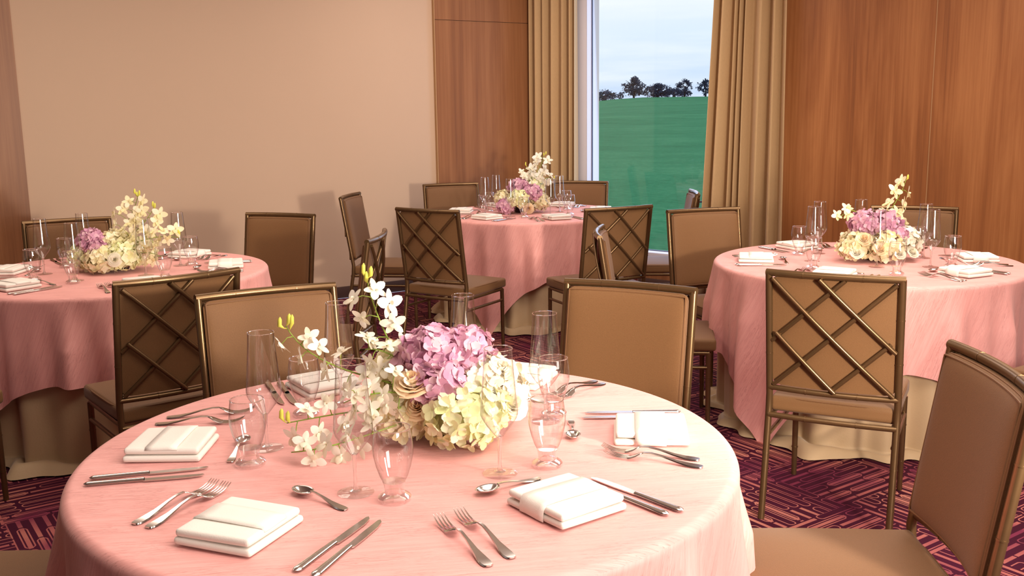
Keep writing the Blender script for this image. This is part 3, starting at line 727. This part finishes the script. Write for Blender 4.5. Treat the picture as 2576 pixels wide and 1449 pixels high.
# ---- the other three tables
SETS = {'R': [(173, 'left', 1), (112, 'back-left', 1), (236, 'front-left', 1), (303, 'front-right', 1), (356, 'right', 1), (57, 'back-right', 0)],
        'L': [(239, 'front-left', 1), (182, 'left', 1), (10, 'right', 1), (66, 'back-right', 1), (305, 'front-right', 1), (125, 'back-left', 0)],
        'B': [(233, 'front-left', 1), (289, 'front-right', 1), (174, 'left', 1), (1, 'right', 1), (60, 'back-right', 1), (117, 'back-left', 1)]}
for tk, lst in SETS.items():
    cx, cy = TAB[tk]; rnd = random.Random(ord(tk))
    for a, nm, full in lst:
        pl = f'{nm} place of {TN[tk]}'
        def pol(r, da, a=a): return cx + r * math.cos(R(a + da)), cy + r * math.sin(R(a + da))
        def lay(kind, lab, r0, r1, da, lat):   # parallel to the radius through the napkin, shifted sideways
            c, s = math.cos(R(a)), math.sin(R(a)); j = rnd.uniform(-0.012, 0.012)
            h = (cx + r0 * c - (lat + j) * s, cy + r0 * s + (lat + j) * c); t = (cx + r1 * c - lat * s, cy + r1 * s + lat * c)
            seg(kind, lab, h, t)
        x, y = pol(0.52, 0); put('napkin', f'white folded napkin at the {pl}', x, y, R(a + rnd.uniform(-8, 8)))
        lay('fork', f'outer silver fork at the {pl}', 0.63, 0.40, 0, -0.165)
        lay('fork', f'inner silver fork at the {pl}', 0.625, 0.395, 0, -0.132)
        lay('knife', f'inner silver knife at the {pl}', 0.635, 0.39, 0, 0.135)
        lay('knife', f'outer silver knife at the {pl}', 0.63, 0.385, 0, 0.165)
        c, s = math.cos(R(a)), math.sin(R(a))
        if full: seg('spoon', f'small silver spoon above the napkin at the {pl}', (cx + 0.385 * c - 0.07 * s, cy + 0.385 * s + 0.07 * c), (cx + 0.385 * c + 0.09 * s, cy + 0.385 * s - 0.09 * c))
FL = {'R': [(1.459, 4.75, 'left'), (1.566, 5.003, 'back-left'), (1.698, 4.547, 'front-left'), (1.938, 4.523, 'front-right'), (2.02, 4.80, 'right'), (1.801, 5.079, 'back-right')],
      'L': [(-1.995, 4.467, 'front-left'), (-2.235, 4.677, 'left'), (-1.654, 4.891, 'right'), (-1.72, 4.596, 'front-right'), (-2.138, 4.918, 'back-left')],
      'B': [(-0.004, 7.038, 'front-left'), (0.28, 7.022, 'front-right'), (-0.189, 7.243, 'left'), (0.359, 7.304, 'right'), (-0.111, 7.494, 'back-left')]}
GO = {'R': [(1.394, 4.521, 'left'), (1.455, 4.963, 'back-left'), (1.703, 4.319, 'front-left'), (2.029, 4.509, 'front-right'), (2.016, 4.865, 'right')],
      'L': [(-1.979, 4.436 - .03, 'front-left'), (-2.194, 4.484, 'left'), (-1.6, 4.901, 'right'), (-1.598, 4.504, 'front-right'), (-2.225, 4.891, 'back-left')],
      'B': [(0.09, 6.93, 'front-left'), (0.42, 7.06, 'front-right'), (-0.20, 7.13, 'left'), (0.42, 7.45, 'right'), (-0.16, 7.39, 'back-left')]}
for tk in 'RLB':
    for x, y, nm in FL[tk]: put('flute', f'tall clear champagne flute at the {nm} place of {TN[tk]}', x, y)
    for x, y, nm in GO[tk]: put('goblet', f'short clear footed water goblet at the {nm} place of {TN[tk]}', x, y)

# ------------------------------------------------------------------ flowers
def frame_of(d):
    d = Vector(d).normalized(); a = d.orthogonal().normalized(); b = d.cross(a); return a, b, d
def petal(mb, base, out, nrm, L, Wd, cup=0.3, nu=4, nv=3, tipw=0.5):
    out = Vector(out).normalized(); nrm = (Vector(nrm) - out * out.dot(nrm)).normalized(); sd = nrm.cross(out)
    def fn(u, v):
        w = math.sin(PI * (0.10 + 0.84 * v)) ** 0.75 * Wd / 2 * (1.0); x = (2 * u - 1)
        return Vector(base) + out * (L * v) + sd * (x * w) + nrm * (cup * L * (v * v - 0.25 * (1 - x * x) * 0.6))
    mb.grid(lambda u, v: tuple(fn(u, v)), nu, nv)
def hydrangea(parent, c, r, mat, seed, n=95, squash=0.85, ps=0.021, label=None):
    rnd = random.Random(seed); mb = MB(); c = Vector(c)
    mb.lathe([(0, -r * .8 * squash), (r * .55, -r * .55 * squash), (r * .80, 0), (r * .62, r * .5 * squash), (0, r * .8 * squash)], 12, c)
    for i in range(n):
        z = 1 - 1.75 * (i + 0.5) / n; a = i * 2.39996 + rnd.uniform(-.2, .2); q = math.sqrt(max(0, 1 - z * z))
        d = Vector((q * math.cos(a), q * math.sin(a), z)); p = c + Vector((d.x, d.y, d.z * squash)) * r * rnd.uniform(0.86, 1.06)
        d = (d + Vector((rnd.gauss(0, .25), rnd.gauss(0, .25), rnd.gauss(0, .25)))).normalized(); e1, e2, d = frame_of(d); t0 = rnd.uniform(0, PI / 2); s = ps * rnd.uniform(0.8, 1.2)
        for k in range(4):
            t = t0 + k * PI / 2 + rnd.uniform(-.12, .12); o = e1 * math.cos(t) + e2 * math.sin(t)
            petal(mb, p, o + d * rnd.uniform(-.05, .35), d, s, s * 1.05, rnd.uniform(-.15, .35), 3, 3)
    return mb.build('hydrangea', mat, parent, 0, label)
def rose(parent, c, d, r, mat, seed, label=None):
    rnd = random.Random(seed); mb = MB(); e1, e2, d = frame_of(d); c = Vector(c)
    for k in range(17):
        f = k / 16; a = k * 2.39996; rad = r * (0.10 + 0.62 * f); hgt = r * (1.05 - 0.42 * f); opn = 0.15 + 0.85 * f ** 1.6
        out = e1 * math.cos(a) + e2 * math.sin(a); sd = d.cross(out); wd = r * (0.42 + 0.75 * f)
        def fn(u, v, out=out, sd=sd, rad=rad, hgt=hgt, opn=opn, wd=wd):
            x = 2 * u - 1; w = wd * (0.45 + 0.55 * math.sin(PI * (0.15 + 0.6 * v)))
            ang = x * w / max(rad, r * .22)
            ang = max(-1.5, min(1.5, ang)); rr = rad * (0.55 + 0.45 * v) + opn * r * 0.32 * v ** 3
            h = hgt * (v - 0.18 * x * x * v) - (0.20 * opn * r * max(0, v - 0.75) * 4)
            return tuple(c + (out * math.cos(ang) + sd * math.sin(ang)) * rr + d * (h - 0.5 * r))
        mb.grid(fn, 6, 5)
    return mb.build('rose', mat, parent, 0, label)
def bez(P, t):
    P = [Vector(p) for p in P]
    while len(P) > 1: P = [P[i].lerp(P[i + 1], t) for i in range(len(P) - 1)]
    return P[0]
OB = None
def orchid_mesh():
    mb = MB()
    for k, (a, L, W_) in enumerate([(90, .030, .017), (18, .031, .024), (162, .031, .024), (234, .030, .017), (306, .030, .017)]):
        o = Vector((math.cos(R(a)), math.sin(R(a)), 0.12)); petal(mb, Vector((0, 0, 0)) + o * 0.003, o, (0, 0, 1), L, W_, 0.10 if k % 2 else -0.15, 4, 5)
    petal(mb, (0, 0, 0.002), (0, -0.55, 0.8), (0, 0.8, 0.55), 0.020, 0.018, -0.5, 4, 4); petal(mb, (0.002, 0.002, 0.002), (0.3, 0.3, 0.9), (-1, 0, 0), 0.010, 0.010, 0.4, 3, 3)
    return mb
def spray(parent, P, nbl, nbud, seed, mat, face=(0.0, -1.0, 0.25), t0=0.25, size=1.0, spread=0.03, label=None):
    rnd = random.Random(seed); pts = [bez(P, i / 14) for i in range(15)]
    st = MB(); st.tube(pts, [0.0024 - 0.0012 * i / 14 for i in range(15)], 7)
    bl = []
    for i in range(nbl):
        t = t0 + (0.90 - t0) * (i / max(1, nbl - 1)); p = bez(P, t); side = (-1) ** i
        d = bez(P, min(1, t + .02)) - bez(P, t - .02); d.normalize(); sd = d.cross(Vector((0, -1, 0.1))).normalized()
        q = p + sd * side * spread * rnd.uniform(0.7, 1.3) + Vector((rnd.uniform(-.008, .008), -rnd.uniform(0.004, .025), rnd.uniform(-.01, .012)))
        st.tube([p, (p + q) / 2 + Vector((0, 0, .006)), q], [0.0013, 0.0011, 0.001], 5)
        f = Vector(face) + sd * side * rnd.uniform(0.1, 0.9) + Vector((rnd.uniform(-.8, .8), rnd.uniform(-.2, .8), rnd.uniform(-.6, .6)))
        bl.append((q, f.normalized(), rnd.uniform(0, 2 * PI) if rnd.random() < .35 else rnd.uniform(-.5, .5), size * rnd.uniform(0.82, 1.12)))
    s = st.build('orchid_spray', M['stem'], parent, 0, label)
    for q, f, tw, sz in bl:
        mb = orchid_mesh(); z = f; x = Vector((0, 0, 1)).cross(z)
        if x.length < .05: x = Vector((1, 0, 0))
        x.normalize(); y = z.cross(x)
        mt = Matrix((x, y, z)).transposed().to_4x4() @ Matrix.Rotation(tw, 4, 'Z') @ Matrix.Scale(sz, 4); mt.translation = q
        mb.xf(mt).build('blossom', mat, s, 0)
    for i in range(nbud):
        t = 0.93 + 0.07 * (i + 1) / nbud; p = bez(P, t); q = p + Vector((rnd.uniform(-.016, .016), -.004, rnd.uniform(-.004, .014)))
        mb = MB(); mb.tube([p, p.lerp(q, .4), q + Vector((0, 0, .006)), q + Vector((0.001, 0, .020)), q + Vector((0.002, 0, .026))], [.0008, .0012, .0052, .0046, .0008], 8); mb.build('bud', M['bud'], s, 0)
    return s
def arrangement(label, x, y):
    t = thing('flower_arrangement', label, 'flowers', (x, y, TZ + 0.001), 0, 'floral centrepieces')
    MB().lathe([(0, 0.0005), (0.045, 0.0005), (0.052, 0.02), (0.055, 0.07), (0.050, 0.075), (0.048, 0.02), (0, 0.012)], 28).build('vase', M['vase'], t)
    return t
# nearest table : local axes are the camera's (x right, y away, z up)
t = arrangement('flower centrepiece of lavender and cream hydrangeas with orchid sprays, nearest table', -0.150, 2.215)
hydrangea(t, (-0.035, -0.035, 0.190), 0.074, M['lavender'], 1, 110)
hydrangea(t, (-0.020, -0.085, 0.140), 0.062, M['lavender'], 2, 90)
hydrangea(t, (0.035, -0.010, 0.190), 0.070, M['lavender'], 3, 95)
hydrangea(t, (0.038, -0.090, 0.072), 0.094, M['green_petal'], 4, 150, 0.76, label='pale green hydrangea head low at the front')
hydrangea(t, (-0.095, 0.01, 0.150), 0.070, M['cream_petal'], 5, 110)
hydrangea(t, (-0.105, -0.050, 0.066), 0.072, M['cream_petal'], 6, 105, 0.85)
hydrangea(t, (0.075, -0.030, 0.135), 0.066, M['white_petal'], 7, 100)
hydrangea(t, (-0.02, 0.10, 0.10), 0.080, M['cream_petal'], 8, 90)
hydrangea(t, (0.11, 0.05, 0.09), 0.075, M['white_petal'], 9, 80)
rose(t, (-0.070, -0.118, 0.155), (-0.12, -0.55, 1.0), 0.050, M['peach_petal'], 1, label='peach rose beside the lavender hydrangea')
rose(t, (-0.062, -0.115, 0.100), (-0.3, -0.9, 0.7), 0.036, M['peach_petal'], 2)
rose(t, (0.120, -0.045, 0.160), (0.3, -0.6, 1.0), 0.046, M['white_petal'], 3)
rose(t, (0.145, -0.055, 0.085), (0.6, -0.8, 0.8), 0.046, M['white_petal'], 4)
rose(t, (-0.110, -0.03, 0.190), (-0.5, -0.6, 1.0), 0.042, M['white_petal'], 5)
spray(t, [(-0.09, -0.02, 0.14), (-0.13, -0.03, 0.22), (-0.165, -0.03, 0.30), (-0.175, -0.03, 0.372)], 7, 3, 11, M['white_petal'], t0=0.30, spread=0.034, size=.95, label='upright orchid spray with buds at its tip')
spray(t, [(-0.08, -0.05, 0.12), (-0.20, -0.06, 0.16), (-0.31, -0.06, 0.18), (-0.355, -0.06, 0.272)], 8, 3, 12, M['white_petal'], t0=0.30, spread=0.024, size=.92, label='orchid spray reaching out to the left')
spray(t, [(-0.06, -0.10, 0.09), (-0.16, -0.13, 0.105), (-0.27, -0.14, 0.085), (-0.345, -0.14, 0.072)], 8, 2, 13, M['white_petal'], t0=0.25, spread=0.028, size=.9)
spray(t, [(-0.07, -0.08, 0.06), (-0.15, -0.16, 0.055), (-0.24, -0.20, 0.03), (-0.325, -0.20, 0.026)], 7, 0, 14, M['white_petal'], t0=0.35, spread=0.022, size=.92, label='low orchid spray resting over the cloth')
spray(t, [(-0.05, -0.10, 0.12), (-0.11, -0.13, 0.14), (-0.17, -0.14, 0.14), (-0.22, -0.14, 0.115)], 8, 0, 74, M['white_petal'], t0=0.15, spread=0.028, size=.9)
spray(t, [(-0.09, -0.03, 0.17), (-0.12, -0.05, 0.20), (-0.15, -0.06, 0.22), (-0.18, -0.06, 0.215)], 5, 0, 75, M['white_petal'], t0=0.2, spread=0.026, size=.9)
# table by the wood wall
t = arrangement('flower centrepiece of cream roses topped with lavender, on the table by the wood wall', 1.765, 4.80)
hydrangea(t, (-0.06, -0.06, 0.180), 0.072, M['lavender'], 21, 90); hydrangea(t, (0.04, -0.04, 0.170), 0.075, M['lavender'], 22, 90)
hydrangea(t, (0.085, -0.075, 0.120), 0.055, M['lavender'], 20, 60)
hydrangea(t, (-0.10, -0.08, 0.075), 0.085, M['cream_petal'], 23, 110); hydrangea(t, (0.02, -0.12, 0.07), 0.082, M['cream_petal'], 24, 110)
hydrangea(t, (0.135, -0.03, 0.085), 0.085, M['white_petal'], 25, 110); hydrangea(t, (0.10, 0.05, 0.16), 0.070, M['cream_petal'], 26, 80)
hydrangea(t, (0.0, 0.09, 0.09), 0.085, M['cream_petal'], 27, 80)
for i, (x, z, y, r) in enumerate([(-0.095, 0.120, -0.155, .040), (-0.03, 0.075, -0.195, .038), (0.06, 0.055, -0.195, .036), (-0.13, 0.055, -0.165, .036), (0.15, 0.05, -0.125, .036), (0.11, 0.11, -0.115, .034)]):
    rose(t, (x, y, z), (x * 2, -0.8, 0.8), r, M['peach_petal' if i in (0, 1) else 'white_petal'], 30 + i)
spray(t, [(0.05, -0.01, 0.17), (0.07, -0.02, 0.25), (0.12, -0.02, 0.30), (0.14, -0.02, 0.385)], 8, 1, 15, M['cream_petal'], t0=0.15, size=1.15, spread=0.03, label='orchid spray rising from the top of the bunch')
spray(t, [(-0.07, -0.05, 0.20), (-0.12, -0.06, 0.27), (-0.16, -0.07, 0.25), (-0.195, -0.07, 0.20)], 3, 0, 16, M['cream_petal'], t0=0.6, spread=0.02)
# table by the beige wall
t = arrangement('flower centrepiece of cream hydrangeas with a purple cluster, on the table by the beige wall', -1.925, 4.80)
hydrangea(t, (-0.095, -0.07, 0.150), 0.062, M['lavender'], 41, 80, label='purple hydrangea at the top left')
hydrangea(t, (-0.055, -0.11, 0.120), 0.045, M['lavender'], 42, 55)
for i, (x, y, z, r) in enumerate([(-0.13, -0.05, 0.075, .080), (-0.03, -0.12, 0.065, .078), (0.06, -0.10, 0.075, .080), (0.00, -0.02, 0.12, .085), (0.10, 0.0, 0.085, .08), (-0.05, 0.08, 0.09, .085)]):
    hydrangea(t, (x, y, z), r, M['cream_petal' if i % 2 else 'green_petal'], 43 + i, 100)
rose(t, (0.055, -0.185, 0.075), (0.1, -1, .3), .036, M['white_petal'], 50)
spray(t, [(0.02, -0.02, 0.16), (0.07, -0.02, 0.24), (0.11, -0.01, 0.30), (0.12, 0.0, 0.36)], 9, 3, 17, M['cream_petal'], t0=0.05, spread=0.045, size=1.1)
spray(t, [(0.05, -0.03, 0.14), (0.13, -0.04, 0.20), (0.18, -0.03, 0.26), (0.20, -0.02, 0.30)], 9, 2, 18, M['cream_petal'], t0=0.0, spread=0.045, size=1.1)
spray(t, [(0.07, -0.05, 0.12), (0.17, -0.08, 0.16), (0.26, -0.08, 0.18), (0.33, -0.08, 0.16)], 10, 2, 19, M['cream_petal'], t0=0.1, spread=0.035, size=1.1)
spray(t, [(0.07, -0.07, 0.08), (0.15, -0.10, 0.10), (0.20, -0.10, 0.10), (0.25, -0.10, 0.07)], 7, 0, 20, M['cream_petal'], t0=0.1, spread=0.035, size=1.0)
# far table
t = arrangement('flower centrepiece of pink and cream hydrangeas with white orchids, on the far table', 0.075, 7.33)
hydrangea(t, (-0.115, -0.12, 0.055), 0.062, M['lavender'], 61, 80); hydrangea(t, (-0.01, -0.02, 0.180), 0.080, M['lavender'], 62, 95)
hydrangea(t, (0.075, -0.08, 0.145), 0.075, M['lavender'], 63, 90); hydrangea(t, (-0.02, -0.13, 0.105), 0.078, M['green_petal'], 64, 100)
hydrangea(t, (-0.12, -0.03, 0.10), 0.075, M['cream_petal'], 65, 80); hydrangea(t, (0.13, -0.04, 0.075), 0.078, M['cream_petal'], 66, 90)
hydrangea(t, (0.10, 0.02, 0.19), 0.075, M['green_petal'], 67, 80); hydrangea(t, (0.0, 0.07, 0.09), 0.085, M['cream_petal'], 68, 70)
rose(t, (0.055, -0.17, 0.045), (0.1, -1, 0.3), .042, M['peach_petal'], 70)
spray(t, [(0.08, 0.0, 0.22), (0.11, -0.01, 0.28), (0.16, 0.0, 0.34), (0.175, 0.0, 0.42)], 12, 2, 71, M['white_petal'], t0=0.05, spread=0.04, size=1.15)
spray(t, [(0.06, 0.0, 0.22), (0.08, -0.01, 0.26), (0.07, 0.0, 0.29), (0.05, 0.0, 0.33)], 6, 1, 72, M['white_petal'], t0=0.1, spread=0.035, size=1.1)
spray(t, [(0.10, 0.0, 0.20), (0.16, -0.01, 0.25), (0.20, 0.0, 0.26), (0.24, 0.0, 0.24)], 7, 1, 73, M['white_petal'], t0=0.05, spread=0.035, size=1.1)

# ------------------------------------------------------------------ light
w = bpy.data.worlds.new('World'); sc.world = w; w.use_nodes = True; nt = w.node_tree; nt.nodes.clear()
tc = nt.nodes.new('ShaderNodeTexCoord'); sp = nt.nodes.new('ShaderNodeSeparateXYZ'); nt.links.new(tc.outputs['Generated'], sp.inputs[0])
rp = nt.nodes.new('ShaderNodeValToRGB'); nt.links.new(sp.outputs[2], rp.inputs[0])
stops = [(0.0, (0.56, 0.67, 0.92)), (0.035, (0.60, 0.72, 0.95)), (0.075, (0.72, 0.81, 0.96)), (0.12, (0.84, 0.87, 0.96)), (0.4, (0.80, 0.86, 0.97)), (1.0, (0.55, 0.68, 0.92))]
e = rp.color_ramp.elements
while len(e) < len(stops): e.new(0.5)
for el, (p, c) in zip(e, stops): el.position = p; el.color = (*c, 1)
mp = nt.nodes.new('ShaderNodeMapping'); nt.links.new(tc.outputs['Generated'], mp.inputs[0]); mp.inputs['Scale'].default_value = (2.5, 2.5, 26); mp.inputs['Rotation'].default_value = (0.03, -0.03, 0)
nz = nt.nodes.new('ShaderNodeTexNoise'); nt.links.new(mp.outputs[0], nz.inputs['Vector']); nz.inputs['Scale'].default_value = 1.6; nz.inputs['Detail'].default_value = 5
cr = nt.nodes.new('ShaderNodeValToRGB'); nt.links.new(nz.outputs[0], cr.inputs[0]); cr.color_ramp.elements[0].position = 0.40; cr.color_ramp.elements[1].position = 0.72
cr.color_ramp.elements[0].color = (0, 0, 0, 1); cr.color_ramp.elements[1].color = (0.75, 0.75, 0.75, 1)
mx = nt.nodes.new('ShaderNodeMix'); mx.data_type = 'RGBA'; nt.links.new(cr.outputs[0], mx.inputs[0]); nt.links.new(rp.outputs[0], mx.inputs[6]); mx.inputs[7].default_value = (0.93, 0.94, 0.98, 1)
bg = nt.nodes.new('ShaderNodeBackground'); nt.links.new(mx.outputs[2], bg.inputs[0]); bg.inputs[1].default_value = 1.2
ow = nt.nodes.new('ShaderNodeOutputWorld'); nt.links.new(bg.outputs[0], ow.inputs[0])

def area(name, loc, target, sx, sy, power, color, spread=180):
    d = bpy.data.lights.new(name, 'AREA'); d.shape = 'RECTANGLE'; d.size = sx; d.size_y = sy; d.energy = power; d.color = color; d.spread = R(spread)
    o = bpy.data.objects.new(name, d); COL.objects.link(o); o.location = loc
    o.rotation_euler = (Vector(target) - Vector(loc)).to_track_quat('-Z', 'Y').to_euler(); return o
def spot(name, loc, target, power, color, cone, blend, rad):
    d = bpy.data.lights.new(name, 'SPOT'); d.energy = power; d.color = color; d.spot_size = R(cone); d.spot_blend = blend; d.shadow_soft_size = rad
    o = bpy.data.objects.new(name, d); COL.objects.link(o); o.location = loc
    o.rotation_euler = (Vector(target) - Vector(loc)).to_track_quat('-Z', 'Y').to_euler(); return o
WARM = (1.0, 0.88, 0.78)
area('ceiling_glow_front', (0.9, 1.5, 2.95), (0.9, 1.5, 0), 2.4, 2.0, 88, WARM)
area('ceiling_glow_right', (2.3, 4.4, 2.95), (2.3, 4.4, 0), 1.8, 1.8, 92, WARM)
area('ceiling_glow_left', (-2.0, 4.6, 2.95), (-2.0, 4.6, 0), 1.8, 1.8, 48, (1.0, 0.84, 0.71))
area('ceiling_glow_far', (0.1, 7.0, 2.95), (0.1, 7.0, 0), 1.6, 1.6, 36, (1.0, 0.84, 0.73))
area('key_strip', (1.75, 0.75, 1.40), (-0.2, 3.6, 0.9), 0.30, 0.80, 46, (1.0, 0.91, 0.82))
spot('key_flash', (1.70, 0.80, 1.35), (-1.6, 7.6, 1.45), 480, (1.0, 0.85, 0.69), 70, 0.6, 0.10)
area('rear_window_light', (2.5, -1.4, 1.45), (0.6, 5, 1.0), 1.5, 1.5, 85, (1.0, 0.93, 0.86))
p = area('window_daylight', (CX + 1.27 * math.cos(AB) - 0.16 * math.sin(-AB) * -1, CY + 1.27 * math.sin(AB) + 0.16 * math.cos(AB), 1.53), (CX + 1.27 * math.cos(AB) - 5 * math.sin(-AB), CY + 1.27 * math.sin(AB) - 5 * math.cos(AB), 1.2), 1.36, 2.35, 22, (0.50, 0.62, 1.0))

# ------------------------------------------------------------------ camera
cam = bpy.data.cameras.new('camera'); co = bpy.data.objects.new('camera', cam); COL.objects.link(co); sc.camera = co
F, PITCH, ROLL, HCAM = 2489.2468, 0.1762, -0.0139, 1.4946
cam.sensor_fit = 'HORIZONTAL'; cam.sensor_width = 36.0; cam.lens = 36.0 * F / 2576.0; cam.clip_end = 1000; cam.clip_start = 0.02
fw = Vector((0, math.cos(PITCH), -math.sin(PITCH))); dn = Vector((0, -math.sin(PITCH), -math.cos(PITCH))); rt = Vector((1, 0, 0))
c_, s_ = math.cos(ROLL), math.sin(ROLL)
r_ = rt * c_ - dn * s_; d_ = rt * s_ + dn * c_
mt = Matrix((r_, -d_, -fw)).transposed().to_4x4(); mt.translation = (0, 0, HCAM); co.matrix_world = mt
sc.view_settings.view_transform = 'Standard'; sc.view_settings.look = 'None'; sc.view_settings.exposure = 0; sc.view_settings.gamma = 1
sc.cycles.max_bounces = 10; sc.cycles.transparent_max_bounces = 24; sc.cycles.sample_clamp_indirect = 6.0
